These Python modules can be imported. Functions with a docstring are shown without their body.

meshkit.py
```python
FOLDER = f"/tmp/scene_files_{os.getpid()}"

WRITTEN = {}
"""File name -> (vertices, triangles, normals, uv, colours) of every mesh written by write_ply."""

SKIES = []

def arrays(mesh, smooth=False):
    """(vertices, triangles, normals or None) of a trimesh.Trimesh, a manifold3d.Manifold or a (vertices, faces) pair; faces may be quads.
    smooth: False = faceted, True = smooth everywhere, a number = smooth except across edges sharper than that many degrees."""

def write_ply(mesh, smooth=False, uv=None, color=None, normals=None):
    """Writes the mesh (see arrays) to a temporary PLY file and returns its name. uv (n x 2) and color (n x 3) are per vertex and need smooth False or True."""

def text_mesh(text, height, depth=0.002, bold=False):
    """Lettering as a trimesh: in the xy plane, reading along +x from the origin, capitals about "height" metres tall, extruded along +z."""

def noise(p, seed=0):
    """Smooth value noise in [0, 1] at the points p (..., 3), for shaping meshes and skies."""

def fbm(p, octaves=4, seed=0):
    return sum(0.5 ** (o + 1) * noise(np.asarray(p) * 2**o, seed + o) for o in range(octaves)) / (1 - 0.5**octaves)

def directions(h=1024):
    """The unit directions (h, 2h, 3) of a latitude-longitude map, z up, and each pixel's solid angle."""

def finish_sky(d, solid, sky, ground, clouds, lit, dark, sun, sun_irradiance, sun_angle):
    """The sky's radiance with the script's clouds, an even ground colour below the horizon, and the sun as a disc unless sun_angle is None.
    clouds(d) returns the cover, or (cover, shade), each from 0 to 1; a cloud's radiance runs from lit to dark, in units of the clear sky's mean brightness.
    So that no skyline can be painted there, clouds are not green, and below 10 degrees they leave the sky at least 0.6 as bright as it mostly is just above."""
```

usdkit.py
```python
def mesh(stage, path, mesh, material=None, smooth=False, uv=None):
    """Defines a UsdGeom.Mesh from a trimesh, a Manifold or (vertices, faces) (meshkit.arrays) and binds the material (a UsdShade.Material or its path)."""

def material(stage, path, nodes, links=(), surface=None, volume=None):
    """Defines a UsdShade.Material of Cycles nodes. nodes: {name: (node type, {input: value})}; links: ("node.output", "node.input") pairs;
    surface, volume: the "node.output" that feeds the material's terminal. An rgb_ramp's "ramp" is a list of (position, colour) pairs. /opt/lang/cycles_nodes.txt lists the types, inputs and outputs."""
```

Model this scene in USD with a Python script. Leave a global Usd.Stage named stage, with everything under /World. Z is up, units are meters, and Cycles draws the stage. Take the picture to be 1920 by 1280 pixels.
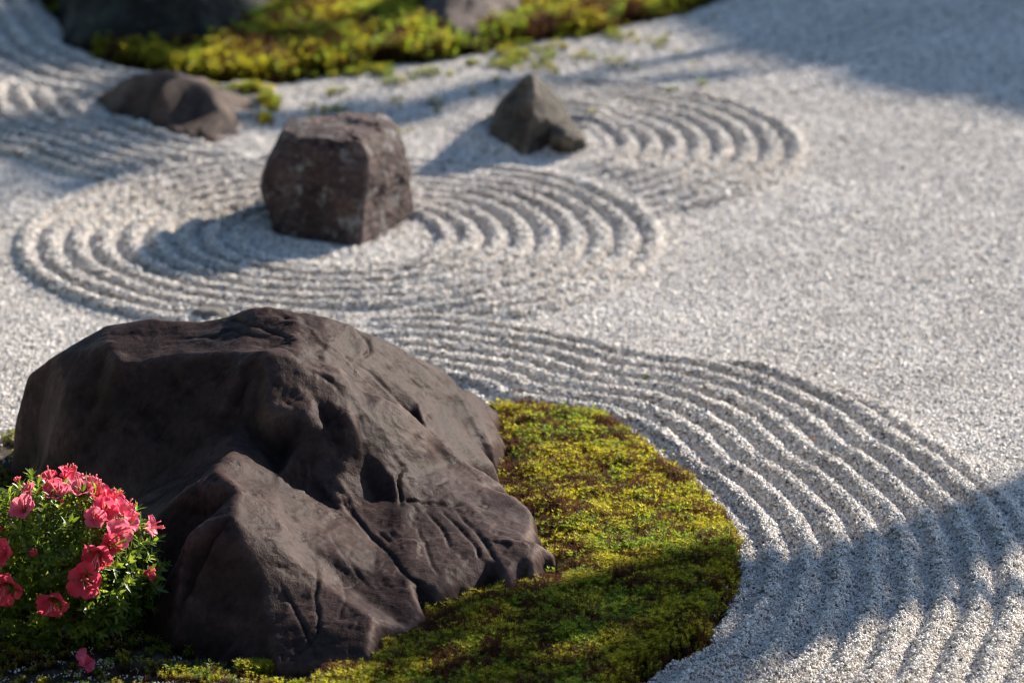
import math, random
import numpy as np, trimesh, usdkit, meshkit
import manifold3d, shapely, shapely.geometry as sg
from scipy import ndimage
from scipy.interpolate import LinearNDInterpolator, RegularGridInterpolator
from scipy.spatial import cKDTree
from scipy.sparse import csr_matrix
from scipy.sparse.csgraph import connected_components
from pxr import Usd, UsdGeom, UsdLux, UsdShade, Gf, Sdf, Vt

rng = np.random.default_rng(7)
random.seed(7)
stage = Usd.Stage.CreateInMemory()
UsdGeom.SetStageUpAxis(stage, UsdGeom.Tokens.z)
UsdGeom.SetStageMetersPerUnit(stage, 1.0)
UsdGeom.Xform.Define(stage, '/World')

# ------------------------------------------------------------------ camera, sky, sun
CAM_H, PITCH, FOCAL = 2.2, math.radians(17.5), 150.0
SUN_EL, SUN_AZ = math.radians(23.5), math.radians(43.0)      # azimuth from +y towards +x
SUN_INT, SKY, EXPOSURE = 1.25, 0.068, 1.6
S = np.array([math.cos(SUN_EL) * math.sin(SUN_AZ), math.cos(SUN_EL) * math.cos(SUN_AZ), math.sin(SUN_EL)])

cam = UsdGeom.Camera.Define(stage, '/World/camera')
cam.AddTranslateOp().Set(Gf.Vec3d(0, 0, CAM_H))
cam.AddRotateXOp().Set(90.0 - math.degrees(PITCH))
cam.CreateFocalLengthAttr(FOCAL)
cam.CreateHorizontalApertureAttr(36.0)
cam.CreateVerticalApertureAttr(24.0)
cam.CreateFStopAttr(4.6)
cam.CreateFocusDistanceAttr(6.12)
cam.CreateExposureAttr(EXPOSURE)
cam.CreateClippingRangeAttr(Gf.Vec2f(0.1, 1000))

dome = UsdLux.DomeLight.Define(stage, '/World/sky')
UsdGeom.Scope.Define(stage, '/World/Looks')


def mat(name, nodes, links, surface):
    return usdkit.material(stage, '/World/Looks/' + name, nodes, links, surface=surface)


sky_mat = mat('sky_look', {
    "sky": ("sky_texture", {"sky_type": "single_scattering", "sun_disc": False, "sun_elevation": SUN_EL, "sun_rotation": SUN_AZ,
            "aerosol_density": .35, "ozone_density": 2.5}),
    "bg": ("background_shader", {"strength": SKY})}, [("sky.color", "bg.color")], "bg.background")
UsdShade.MaterialBindingAPI.Apply(dome.GetPrim()).Bind(sky_mat)
sun = UsdLux.DistantLight.Define(stage, '/World/sun')
sun.CreateIntensityAttr(SUN_INT)
sun.CreateAngleAttr(0.55)
sun.CreateNormalizeAttr(True)
sun.CreateColorAttr(Gf.Vec3f(1.0, 0.90, 0.775))
zax = Gf.Vec3d(*S)                                             # light shines along -z, so +z points at the sun
sun.AddTransformOp().Set(Gf.Matrix4d(Gf.Rotation(Gf.Vec3d(0, 0, 1), zax), Gf.Vec3d(6, 6, 9)))


# ------------------------------------------------------------------ measuring: directions seen from the veranda
def ray(u, v):
    a, b = (u - 960) / 8000.0, -(v - 640) / 8000.0
    c, s = math.cos(PITCH), math.sin(PITCH)
    return np.array([a, c + b * s, -s + b * c])


def P(u, v, z=0.0, Y=None):
    d = ray(u, v)
    t = (Y / d[1]) if Y is not None else (z - CAM_H) / d[2]
    return np.array([0, 0, CAM_H]) + d * t


def G(u, v):
    return P(u, v)[:2]


def project(p):
    q = np.asarray(p, float) - [0, 0, CAM_H]
    c, s = math.cos(PITCH), math.sin(PITCH)
    f = q[..., 1] * c - q[..., 2] * s
    up = q[..., 1] * s + q[..., 2] * c
    return 960 + 8000 * q[..., 0] / f, 640 - 8000 * up / f


def sstep(a, b, x):
    t = np.clip((x - a) / (b - a), 0, 1)
    return t * t * (3 - 2 * t)


def fbm2(x, y, scale, seed=0, octaves=4):
    return meshkit.fbm(np.stack([x * scale + 100, y * scale + 100, np.full_like(x, 3.7 + seed)], -1), octaves, seed)


def blurlin(pts, xs, ys, sigma, fill=-0.08):
    f = LinearNDInterpolator(pts[:, :2], pts[:, 2], fill_value=fill)
    X, Y = np.meshgrid(xs, ys)
    return X, Y, ndimage.gaussian_filter(f(X, Y), sigma, mode='nearest')


# ------------------------------------------------------------------ scene-graph helpers
used = {}


def path_for(name, parent='/World'):
    parent = str(parent.GetPath()) if hasattr(parent, 'GetPath') else parent
    k = (parent, name)
    n = used.get(k, -1) + 1
    used[k] = n
    return f'{parent}/{name}' + (f'_{n:03d}' if n else '')


def tag(prim, label=None, cat=None, group=None, kind=None):
    p = prim.GetPrim() if hasattr(prim, 'GetPrim') else prim
    for k, v in (('label', label), ('category', cat), ('group', group), ('kind', kind)):
        if v:
            p.SetCustomDataByKey(k, v)
    return p


def pieces(prim, v, f):
    """One random number for every loose piece (grain, leaf, shoot) of a mesh, for its own shade of colour."""
    n = len(v)
    g = csr_matrix((np.ones(3 * len(f)), (np.concatenate([f[:, 0], f[:, 1], f[:, 2]]), np.concatenate([f[:, 1], f[:, 2], f[:, 0]]))), shape=(n, n))
    k, lab = connected_components(g, directed=False)
    r = np.random.default_rng(n).random(k)
    UsdGeom.PrimvarsAPI(prim).CreatePrimvar('tone', Sdf.ValueTypeNames.FloatArray, 'vertex').Set(Vt.FloatArray.FromNumpy(r[lab].astype(np.float32)))


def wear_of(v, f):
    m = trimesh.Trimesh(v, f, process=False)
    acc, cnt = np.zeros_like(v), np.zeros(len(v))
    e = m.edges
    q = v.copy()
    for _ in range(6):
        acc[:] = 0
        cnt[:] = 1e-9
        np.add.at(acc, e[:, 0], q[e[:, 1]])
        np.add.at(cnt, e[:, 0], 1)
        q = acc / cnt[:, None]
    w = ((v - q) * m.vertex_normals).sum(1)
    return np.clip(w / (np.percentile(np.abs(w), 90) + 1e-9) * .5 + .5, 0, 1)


def stone(name, m, material):
    v, f, n = meshkit.arrays(m, True)
    p = usdkit.mesh(stage, path_for(name), (v, f), material, smooth=True)
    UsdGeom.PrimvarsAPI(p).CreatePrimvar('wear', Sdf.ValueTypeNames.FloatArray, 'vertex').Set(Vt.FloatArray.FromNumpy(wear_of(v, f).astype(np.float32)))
    return p.GetPrim()


def obj(name, mesh, material, parent='/World', smooth=False):
    v, f, n = meshkit.arrays(mesh, False)
    p = usdkit.mesh(stage, path_for(name, parent), (v, f), material, smooth=smooth)
    if len(v) < 200000 and smooth in (True, False):
        pieces(p, v, f)
    return p.GetPrim()


def thing(name, label, cat, group=None):
    return tag(UsdGeom.Xform.Define(stage, path_for(name)), label, cat, group)


# ------------------------------------------------------------------ materials
def gravel_look(name, src):
    nodes = {"geo": ("geometry", {}), "oi": ("object_info", {}), "tn": ("attribute", {"attribute": "tone"}),
             "n2": ("noise_texture", {"scale": 3.0, "detail": 3.0}),
             "n3": ("noise_texture", {"scale": 420.0, "detail": 2.0}),
             "ramp": ("rgb_ramp", {"ramp": [(0, (.10, .10, .10)), (.07, (.30, .29, .275)), (.18, (.62, .585, .54)), (.45, (.79, .74, .68)), (.62, (.88, .835, .775)),
                                            (.72, (.70, .61, .53)), (.80, (.88, .85, .80)), (1, (.92, .895, .85))]}),
             "dirt": ("mix_color", {"blend_type": "multiply", "fac": 1.0}),
             "dr": ("rgb_ramp", {"ramp": [(.3, (.86, .85, .84)), (.7, (1.0, 1.0, 1.0))]}),
             "spk": ("mix_color", {"blend_type": "multiply", "fac": 1.0}),
             "sr": ("rgb_ramp", {"ramp": [(.35, (.72, .72, .72)), (.6, (1.0, 1.0, 1.0))]}),
             "p": ("principled_bsdf", {"roughness": .55, "specular_ior_level": .25})}
    links = [("geo.position", "n2.vector"), ("geo.position", "n3.vector"), ("n2.fac", "dr.fac"), ("n3.fac", "sr.fac"),
             ("ramp.color", "dirt.a"), ("dr.color", "dirt.b"), ("dirt.result", "spk.a"), ("sr.color", "spk.b"), ("spk.result", "p.base_color")]
    if src == 'pebble':
        nodes |= {"add": ("math", {"math_type": "add"}), "fr": ("math", {"math_type": "fraction"}),
                  "rr": ("rgb_ramp", {"ramp": [(0, (.8, .8, .8)), (.95, (.6, .6, .6)), (.992, (.45, .45, .45)), (1, (.12, .12, .12))]})}
        links += [("tn.fac", "add.value1"), ("oi.random", "add.value2"), ("add.value", "fr.value1"), ("fr.value", "ramp.fac"), ("fr.value", "rr.fac"), ("rr.color", "p.roughness")]
    else:
        nodes["dr"] = ("rgb_ramp", {"ramp": [(.3, (.58, .56, .54)), (.7, (.70, .68, .66))]})
        nodes["p"] = ("principled_bsdf", {"roughness": .8, "specular_ior_level": .08})
        nodes |= {"vo": ("voronoi_texture", {"scale": 330.0, "feature": "f1"}), "sep": ("separate_color", {}),
                  "b": ("bump", {"strength": 1.0, "distance": .0025, "invert": True})}
        links += [("geo.position", "vo.vector"), ("vo.color", "sep.color"), ("sep.r", "ramp.fac"), ("vo.distance", "b.height"), ("b.normal", "p.normal")]
    return mat(name, nodes, links, "p.BSDF")


M_GRAVEL = gravel_look('gravel_bed_look', 'voronoi')
M_PEBBLE = gravel_look('gravel_look', 'pebble')


def rock_look(name, c_dark, c_mid, c_light, scale=9, lichen=0.0, lichen_c=(.30, .31, .29), rough=.62, bump=.0035, spec=.05):
    nodes = {"geo": ("geometry", {}),
             "n1": ("noise_texture", {"scale": float(scale), "detail": 6.0, "roughness": .6, "distortion": .5}),
             "n2": ("noise_texture", {"scale": float(scale * 16), "detail": 5.0, "roughness": .65}),
             "n3": ("noise_texture", {"scale": float(scale * 55), "detail": 3.0, "roughness": .6}),
             "r1": ("rgb_ramp", {"ramp": [(.28, c_dark), (.5, c_mid), (.72, c_light)]}),
             "r2": ("rgb_ramp", {"ramp": [(.3, (.62, .62, .62)), (.55, (1, 1, 1)), (.75, (1.25, 1.22, 1.18))]}),
             "mul": ("mix_color", {"blend_type": "multiply", "fac": .9}),
             "nl": ("noise_texture", {"scale": float(scale * 2.2), "detail": 7.0, "roughness": .72}),
             "rl": ("rgb_ramp", {"ramp": [(.54, (0, 0, 0)), (.63, (1, 1, 1))]}),
             "lm": ("math", {"math_type": "multiply", "value2": float(lichen)}),
             "lmix": ("mix_color", {"b": lichen_c}),
             "add": ("math", {"math_type": "add"}),
             "hs": ("math", {"math_type": "multiply", "value2": .6}),
             "b": ("bump", {"strength": .9, "distance": bump}),
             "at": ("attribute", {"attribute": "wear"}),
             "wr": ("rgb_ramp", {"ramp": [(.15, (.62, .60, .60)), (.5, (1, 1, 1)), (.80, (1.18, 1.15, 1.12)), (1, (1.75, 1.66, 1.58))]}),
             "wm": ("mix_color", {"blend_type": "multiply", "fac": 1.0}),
             "p": ("principled_bsdf", {"roughness": rough, "specular_ior_level": spec})}
    links = [("geo.position", f"{n}.vector") for n in ("n1", "n2", "n3", "nl")] + [
        ("n1.fac", "r1.fac"), ("n2.fac", "r2.fac"), ("r1.color", "mul.a"), ("r2.color", "mul.b"), ("nl.fac", "rl.fac"), ("rl.color", "lm.value1"),
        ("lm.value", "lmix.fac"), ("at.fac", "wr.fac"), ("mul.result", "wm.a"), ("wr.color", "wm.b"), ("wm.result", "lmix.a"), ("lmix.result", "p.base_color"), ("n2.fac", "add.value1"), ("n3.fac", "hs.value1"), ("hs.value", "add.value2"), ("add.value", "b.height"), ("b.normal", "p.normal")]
    return mat(name, nodes, links, "p.BSDF")


M_ROCK = rock_look('front_rock_look', (.016, .0108, .0110), (.037, .0255, .0245), (.066, .046, .042), 7, .22, (.058, .050, .046), rough=.5, bump=.0014, spec=.018)
M_BLOCK = rock_look('block_rock_look', (.030, .022, .024), (.068, .050, .050), (.125, .094, .090), 12, .9, (.21, .21, .215), bump=.006)
M_CONE = rock_look('cone_rock_look', (.032, .029, .027), (.074, .067, .060), (.15, .135, .118), 16, .5, (.16, .155, .13), bump=.006)
M_LEFT = rock_look('left_rock_look', (.042, .031, .029), (.085, .062, .055), (.15, .115, .095), 11, .6, (.19, .155, .125), bump=.005)
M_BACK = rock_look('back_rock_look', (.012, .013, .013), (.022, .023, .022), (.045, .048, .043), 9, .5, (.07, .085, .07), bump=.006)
M_BACK2 = rock_look('grey_rock_look', (.07, .055, .052), (.115, .092, .085), (.17, .145, .135), 8, .2, (.3, .28, .26), bump=.005)
M_STONE = rock_look('small_stone_look', (.22, .21, .195), (.30, .29, .27), (.38, .37, .35), 60, .2)

M_SOIL = mat('soil_look', {
    "geo": ("geometry", {}), "n": ("noise_texture", {"scale": 60.0, "detail": 6.0, "roughness": .7}),
    "r": ("rgb_ramp", {"ramp": [(.3, (.022, .017, .013)), (.55, (.058, .047, .036)), (.75, (.12, .10, .08))]}),
    "n2": ("noise_texture", {"scale": 300.0, "detail": 3.0}), "b": ("bump", {"strength": 1.0, "distance": .006}),
    "p": ("principled_bsdf", {"roughness": .9, "specular_ior_level": .15})},
    [("geo.position", "n.vector"), ("geo.position", "n2.vector"), ("n.fac", "r.fac"), ("r.color", "p.base_color"), ("n2.fac", "b.height"), ("b.normal", "p.normal")], "p.BSDF")


def leafy(name, c0, c1, trans, scale=14.0, rough=.5, spec=.3, tfac=.45, cross=.25):
    """two-tone leaf: reflects c0..c1 by patches in the place, lets trans through"""
    return mat(name, {
        "geo": ("geometry", {}), "tn": ("attribute", {"attribute": "tone"}),
        "n": ("noise_texture", {"scale": scale, "detail": 3.0}), "m1": ("math", {"math_type": "multiply_add", "value2": cross, "value3": -cross / 2}),
        "a": ("math", {"math_type": "add"}),
        "r": ("rgb_ramp", {"ramp": [(.3, c0), (.7, c1)]}),
        "rt": ("rgb_ramp", {"ramp": [(.3, tuple(x * .8 for x in trans)), (.7, trans)]}),
        "p": ("principled_bsdf", {"roughness": rough, "specular_ior_level": spec}),
        "t": ("translucent_bsdf", {}), "mx": ("mix_closure", {"fac": tfac})},
        [("geo.position", "n.vector"), ("tn.fac", "m1.value1"), ("n.fac", "a.value1"), ("m1.value", "a.value2"), ("a.value", "r.fac"), ("a.value", "rt.fac"),
         ("r.color", "p.base_color"), ("rt.color", "t.color"), ("p.BSDF", "mx.closure1"), ("t.BSDF", "mx.closure2")], "mx.closure")


def moss_look(name, low, c0, c1, trans, scale):
    return mat(name, {
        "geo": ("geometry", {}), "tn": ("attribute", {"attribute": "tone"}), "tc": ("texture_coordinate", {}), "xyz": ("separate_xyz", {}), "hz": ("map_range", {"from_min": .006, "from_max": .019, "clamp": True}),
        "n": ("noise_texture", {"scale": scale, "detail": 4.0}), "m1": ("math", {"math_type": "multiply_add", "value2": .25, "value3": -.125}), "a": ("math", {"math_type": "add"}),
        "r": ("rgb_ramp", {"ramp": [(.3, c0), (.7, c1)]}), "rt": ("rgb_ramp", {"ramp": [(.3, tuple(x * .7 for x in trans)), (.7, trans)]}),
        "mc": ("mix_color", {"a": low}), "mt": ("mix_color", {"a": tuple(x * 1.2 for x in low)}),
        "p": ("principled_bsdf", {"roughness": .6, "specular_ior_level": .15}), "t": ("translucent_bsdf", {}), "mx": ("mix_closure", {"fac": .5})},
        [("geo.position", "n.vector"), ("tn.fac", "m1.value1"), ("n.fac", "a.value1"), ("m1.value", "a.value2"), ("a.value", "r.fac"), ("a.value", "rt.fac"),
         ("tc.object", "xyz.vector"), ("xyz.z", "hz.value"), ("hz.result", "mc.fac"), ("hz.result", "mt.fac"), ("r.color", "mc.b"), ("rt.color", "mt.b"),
         ("mc.result", "p.base_color"), ("mt.result", "t.color"), ("p.BSDF", "mx.closure1"), ("t.BSDF", "mx.closure2")], "mx.closure")


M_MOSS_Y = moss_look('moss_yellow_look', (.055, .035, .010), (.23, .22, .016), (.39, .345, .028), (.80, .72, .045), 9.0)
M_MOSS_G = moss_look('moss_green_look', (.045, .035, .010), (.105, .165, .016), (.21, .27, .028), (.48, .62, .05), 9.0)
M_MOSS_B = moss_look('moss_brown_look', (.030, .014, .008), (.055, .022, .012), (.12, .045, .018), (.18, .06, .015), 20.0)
M_LEAF = leafy('azalea_leaf_look', (.022, .050, .010), (.060, .105, .018), (.24, .36, .03), 60.0, .4, .3, .4, .6)
M_LEAF_NEW = leafy('azalea_new_leaf_look', (.060, .110, .014), (.13, .19, .025), (.40, .50, .05), 60.0, .4, .3, .45, .6)
M_PETAL = leafy('azalea_petal_look', (.78, .045, .105), (.85, .09, .17), (.95, .12, .21), 90.0, .5, .25, .52, .4)
M_PETAL_P = leafy('azalea_pale_petal_look', (.83, .12, .22), (.89, .19, .31), (.95, .24, .35), 90.0, .5, .25, .52, .4)
M_STAMEN = leafy('stamen_look', (.85, .22, .26), (.92, .36, .38), (.9, .3, .3), 90.0, .5, .3, .3)
M_STEM = mat('stem_look', {"p": ("principled_bsdf", {"base_color": (.075, .045, .028), "roughness": .75})}, [], "p.BSDF")
M_BARK = mat('bark_look', {"geo": ("geometry", {}), "n": ("noise_texture", {"scale": 14.0, "detail": 6.0}),
                           "r": ("rgb_ramp", {"ramp": [(.3, (.04, .03, .022)), (.7, (.13, .10, .08))]}), "b": ("bump", {"strength": 1.0, "distance": .02}),
                           "p": ("principled_bsdf", {"roughness": .85})},
             [("geo.position", "n.vector"), ("n.fac", "r.fac"), ("r.color", "p.base_color"), ("n.fac", "b.height"), ("b.normal", "p.normal")], "p.BSDF")
M_TREE = leafy('tree_leaf_look', (.035, .060, .012), (.07, .10, .02), (.15, .22, .03), 2.0, .45, .4, .35, .5)
M_DRY = leafy('dry_leaf_look', (.20, .07, .03), (.36, .16, .07), (.40, .14, .04), 60.0, .6, .2, .35)
M_PALE = leafy('pale_leaf_look', (.20, .26, .08), (.36, .42, .18), (.4, .5, .15), 60.0, .45, .3, .4)


# ------------------------------------------------------------------ rocks as sculpted height surfaces
def inset_ring(poly, d, z):
    q = poly.buffer(d)
    n = max(12, int(q.length / .03))
    return np.array([[*q.exterior.interpolate(k / n, normalized=True).coords[0], z] for k in range(n)])


class HRock:
    """A rock whose surface stands over its footprint: ridge, hollow and base points in metres, rounded, then worn and cracked."""

    def __init__(self, base, pts, step, sigma, extra=None, skirt=.03, basez=.015, depth=-.07):
        self.poly = sg.Polygon(base).buffer(0)
        b = np.array([[x, y, basez if np.isscalar(basez) else basez[k]] for k, (x, y) in enumerate(base)])
        allp = np.vstack([b, np.array(pts), inset_ring(self.poly, skirt, depth)])
        x0, y0, x1, y1 = self.poly.buffer(skirt).bounds
        self.xs, self.ys = np.arange(x0, x1 + step, step), np.arange(y0, y1 + step, step)
        self.X, self.Y, self.Z = blurlin(allp, self.xs, self.ys, sigma, depth)
        if extra:
            self.Z = self.Z + extra(self.X, self.Y, self.Z)
        self.f = RegularGridInterpolator((self.ys, self.xs), self.Z, bounds_error=False, fill_value=-.2)

    def h(self, x, y):
        return self.f(np.stack([np.asarray(y), np.asarray(x)], -1))

    def mesh(self, displace=None, zmin=-.06):
        ny, nx = self.X.shape
        v = np.stack([self.X, self.Y, self.Z], -1).reshape(-1, 3)
        i = np.arange((ny - 1) * nx).reshape(ny - 1, nx)[:, :-1].ravel()
        f = np.vstack([np.stack([i, i + 1, i + nx + 1], 1), np.stack([i, i + nx + 1, i + nx], 1)])
        keep = (v[f][:, :, 2] > zmin).any(1)
        m = trimesh.Trimesh(v, f[keep], process=False)
        m.remove_unreferenced_vertices()
        if displace is not None:
            m.vertices = m.vertices + m.vertex_normals * displace(m.vertices)[:, None]
        # close it with a flat underside so that it is a solid stone
        edges = m.edges_sorted
        order = np.lexsort(edges.T[::-1])
        uniq, counts = np.unique(edges, axis=0, return_counts=True)
        bset = {tuple(e) for e in uniq[counts == 1]}
        be = np.array([e for e in m.edges if tuple(sorted(e)) in bset])
        n = len(m.vertices)
        low = m.vertices.copy()
        low[:, 2] = zmin - .03
        bv = np.unique(be)
        remap = {a: n + k for k, a in enumerate(bv)}
        side = []
        for a, b in be:
            side += [[b, a, remap[a]], [b, remap[a], remap[b]]]
        c = len(bv) + n
        vv = np.vstack([m.vertices, low[bv], [[*m.vertices[:, :2].mean(0), zmin - .03]]])
        cap = [[c, remap[b], remap[a]] for a, b in be]
        return trimesh.Trimesh(vv, np.vstack([m.faces, side, cap]), process=False)


def planes(v, cell, amp, seed, soft=.22):
    """Broken faces: every patch of the stone is cut as its own tilted plane."""
    r = np.random.default_rng(seed)
    lo, hi = v.min(0) - cell, v.max(0) + cell
    n = int(np.prod((hi - lo) / cell)) + 8
    c = r.uniform(lo, hi, (n, 3))
    g, o = r.normal(0, 1, (n, 3)), r.normal(0, .35, n)
    d, k = cKDTree(c).query(v + (meshkit.fbm((v * 3 / cell)[..., None, :].squeeze(-2), 3, seed)[:, None] - .5) * cell * .5, k=4)
    w = np.exp(-((d - d[:, :1]) / (soft * cell)))
    w /= w.sum(1, keepdims=True)
    h = np.einsum('nkj,nkj->nk', v[:, None] - c[k], g[k]) / cell + o[k]
    return (w * h).sum(1) * amp


def worn(scale, amp, seed, fine=.0012, cell=None, cut=None):
    def f(v):
        a = meshkit.fbm(v * scale + 50, 4, seed) - .5
        r = 1 - np.abs(2 * meshkit.fbm(v * scale * 2.1 + 90, 4, seed + 5) - 1)
        d = a * amp * .6 + (r - .75) * amp * .25 + (meshkit.fbm(v * scale * 9 + 20, 3, seed + 9) - .5) * fine * 2
        if cell:
            d = d + planes(v, cell, cut, seed + 2) + planes(v, cell * .45, cut * .35, seed + 4)
        return d
    return f


def uvz(rows):
    return np.array([P(u, v, z) for u, v, z in rows])


def uvY(rows):
    return np.array([P(u, v, Y=Y) for u, v, Y in rows])


# --- the large front rock
FR_BASE_UV = [(942, 817), (931, 850), (932, 880), (955, 915), (996, 943), (1004, 968), (1020, 1000), (1034, 1030), (1002, 1056), (950, 1072), (867, 1092), (824, 1110), (794, 1144), (766, 1180),
              (694, 1234), (607, 1246), (520, 1244), (405, 1220), (324, 1180), (277, 1156), (200, 1108), (120, 1020), (62, 930), (26, 860)]


def foot(u):
    return .050 if u > 900 else .042 if u > 785 else .028 if u > 690 else .02


fr_base = [tuple(P(u, v, foot(u))[:2]) for u, v in FR_BASE_UV] + [(-.765, 6.42), (-.72, 6.53), (-.6, 6.63), (-.4, 6.70), (-.2, 6.70), (-.06, 6.62), (-.015, 6.53)]
fr_pts = uvz([
    (27, 815, .075), (46, 708, .165), (98, 668, .21), (197, 612, .255), (289, 599, .272), (370, 602, .275), (428, 592, .285), (462, 576, .303), (509, 571, .310), (555, 581, .303),
    (613, 598, .288), (659, 611, .272), (699, 628, .252), (763, 655, .215), (832, 693, .165), (873, 728, .12), (913, 769, .07),
    # top facet and its front edge
    (202, 648, .252), (220, 682, .242), (324, 670, .252), (439, 658, .276), (457, 686, .268), (330, 632, .262), (460, 630, .28),
    # dark face below the facet
    (459, 738, .226), (220, 760, .18), (120, 760, .165), (330, 760, .192), (150, 850, .105), (300, 850, .135), (400, 810, .178), (110, 900, .055), (220, 950, .06), (60, 850, .06),
    # the notch and the saddle to the lower lobe
    (457, 794, .196), (440, 842, .186), (405, 880, .192), (357, 910, .175), (483, 880, .168), (520, 905, .15),
    # left side and front edge of the lower lobe
    (300, 962, .13), (283, 1060, .065), (312, 1120, .025), (350, 1000, .142), (400, 1010, .142), (445, 916, .183), (439, 968, .168), (462, 1031, .132), (496, 1090, .092), (503, 1164, .048),
    (370, 1100, .068), (430, 1120, .068), (450, 1185, .03),
    # lit face of the lower lobe
    (520, 960, .148), (565, 1005, .112), (600, 1088, .078), (655, 1100, .054), (620, 1170, .052), (705, 1160, .058), (702, 1080, .060), (560, 1060, .098),
    # valley between lower lobe and hollow
    (486, 823, .179), (520, 864, .157), (578, 912, .125), (636, 970, .092), (705, 1022, .070), (769, 1080, .062),
    # main ridge running right
    (491, 655, .292), (555, 674, .279), (613, 701, .256), (653, 736, .231), (694, 776, .20), (734, 811, .168), (757, 862, .135), (748, 908, .117), (751, 945, .099),
    # knob and hollow under the ridge
    (500, 764, .229), (580, 778, .221), (660, 788, .207), (590, 740, .238), (555, 838, .182), (640, 862, .154), (690, 892, .126), (684, 834, .167), (708, 932, .100),
    # valley beyond the ridge
    (555, 647, .281), (613, 684, .255), (672, 727, .216), (711, 770, .174), (769, 812, .132), (838, 868, .090), (905, 905, .074), (965, 935, .062),
    # the sloping slab beyond
    (600, 648, .272), (700, 690, .227), (780, 740, .172), (850, 790, .116), (900, 840, .062), (640, 690, .255), (722, 742, .206), (800, 800, .148), (872, 862, .086),
    # right foot
    (800, 880, .111), (790, 915, .103), (862, 938, .084), (800, 952, .088), (905, 1000, .070), (820, 1010, .074), (762, 1002, .078), (855, 1056, .060), (950, 1000, .066), (990, 1018, .060), (1010, 1028, .056), (980, 1046, .056), (1000, 990, .060), (920, 1044, .060), (880, 905, .080)])

CRACKS = [  # (pixel path, width px, depth m)
    ([(751, 935), (790, 944), (835, 943), (872, 946)], 4, 0.0043), ([(751, 870), (746, 905), (752, 950)], 4, 0.0037),
    ([(636, 930), (660, 965), (690, 1000), (706, 1020)], 4, 0.0037), ([(700, 1010), (735, 1045), (765, 1080), (790, 1098)], 4, 0.0031),
    ([(591, 1060), (592, 1120), (594, 1190)], 3, 0.0025), ([(525, 1095), (550, 1140), (575, 1185), (590, 1215)], 3, 0.0025), ([(640, 1085), (650, 1105), (640, 1160)], 3, 0.0015),
    ([(800, 960), (830, 990), (850, 1030)], 3, 0.0031), ([(825, 955), (860, 985), (895, 1030), (905, 1050)], 3, 0.0031), ([(860, 960), (895, 1000), (930, 1050)], 4, 0.0031),
    ([(780, 985), (795, 1020), (820, 1075)], 3, 0.0025), ([(665, 617), (690, 640), (699, 662), (683, 672)], 3, 0.0037), ([(755, 655), (800, 690), (840, 730)], 3, 0.0025),
    ([(575, 690), (620, 712), (640, 735)], 5, 0.0031), ([(430, 600), (480, 612), (560, 640)], 3, 0.0019), ([(620, 650), (700, 700), (760, 760), (830, 830)], 3, 0.0015),
    ([(560, 880), (600, 920), (640, 965)], 3, 0.0019), ([(610, 900), (650, 935), (675, 980)], 3, 0.0019), ([(710, 1000), (735, 1020)], 3, 0.0019),
    ([(470, 640), (540, 655), (600, 690)], 3, 0.0019), ([(760, 900), (800, 905), (850, 900)], 3, 0.0019), ([(540, 960), (552, 968)], 3, 0.0019), ([(330, 640), (440, 625), (500, 632)], 4, 0.0019),
    ([(620, 1000), (640, 1040), (700, 1110)], 3, 0.0012)]


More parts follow.
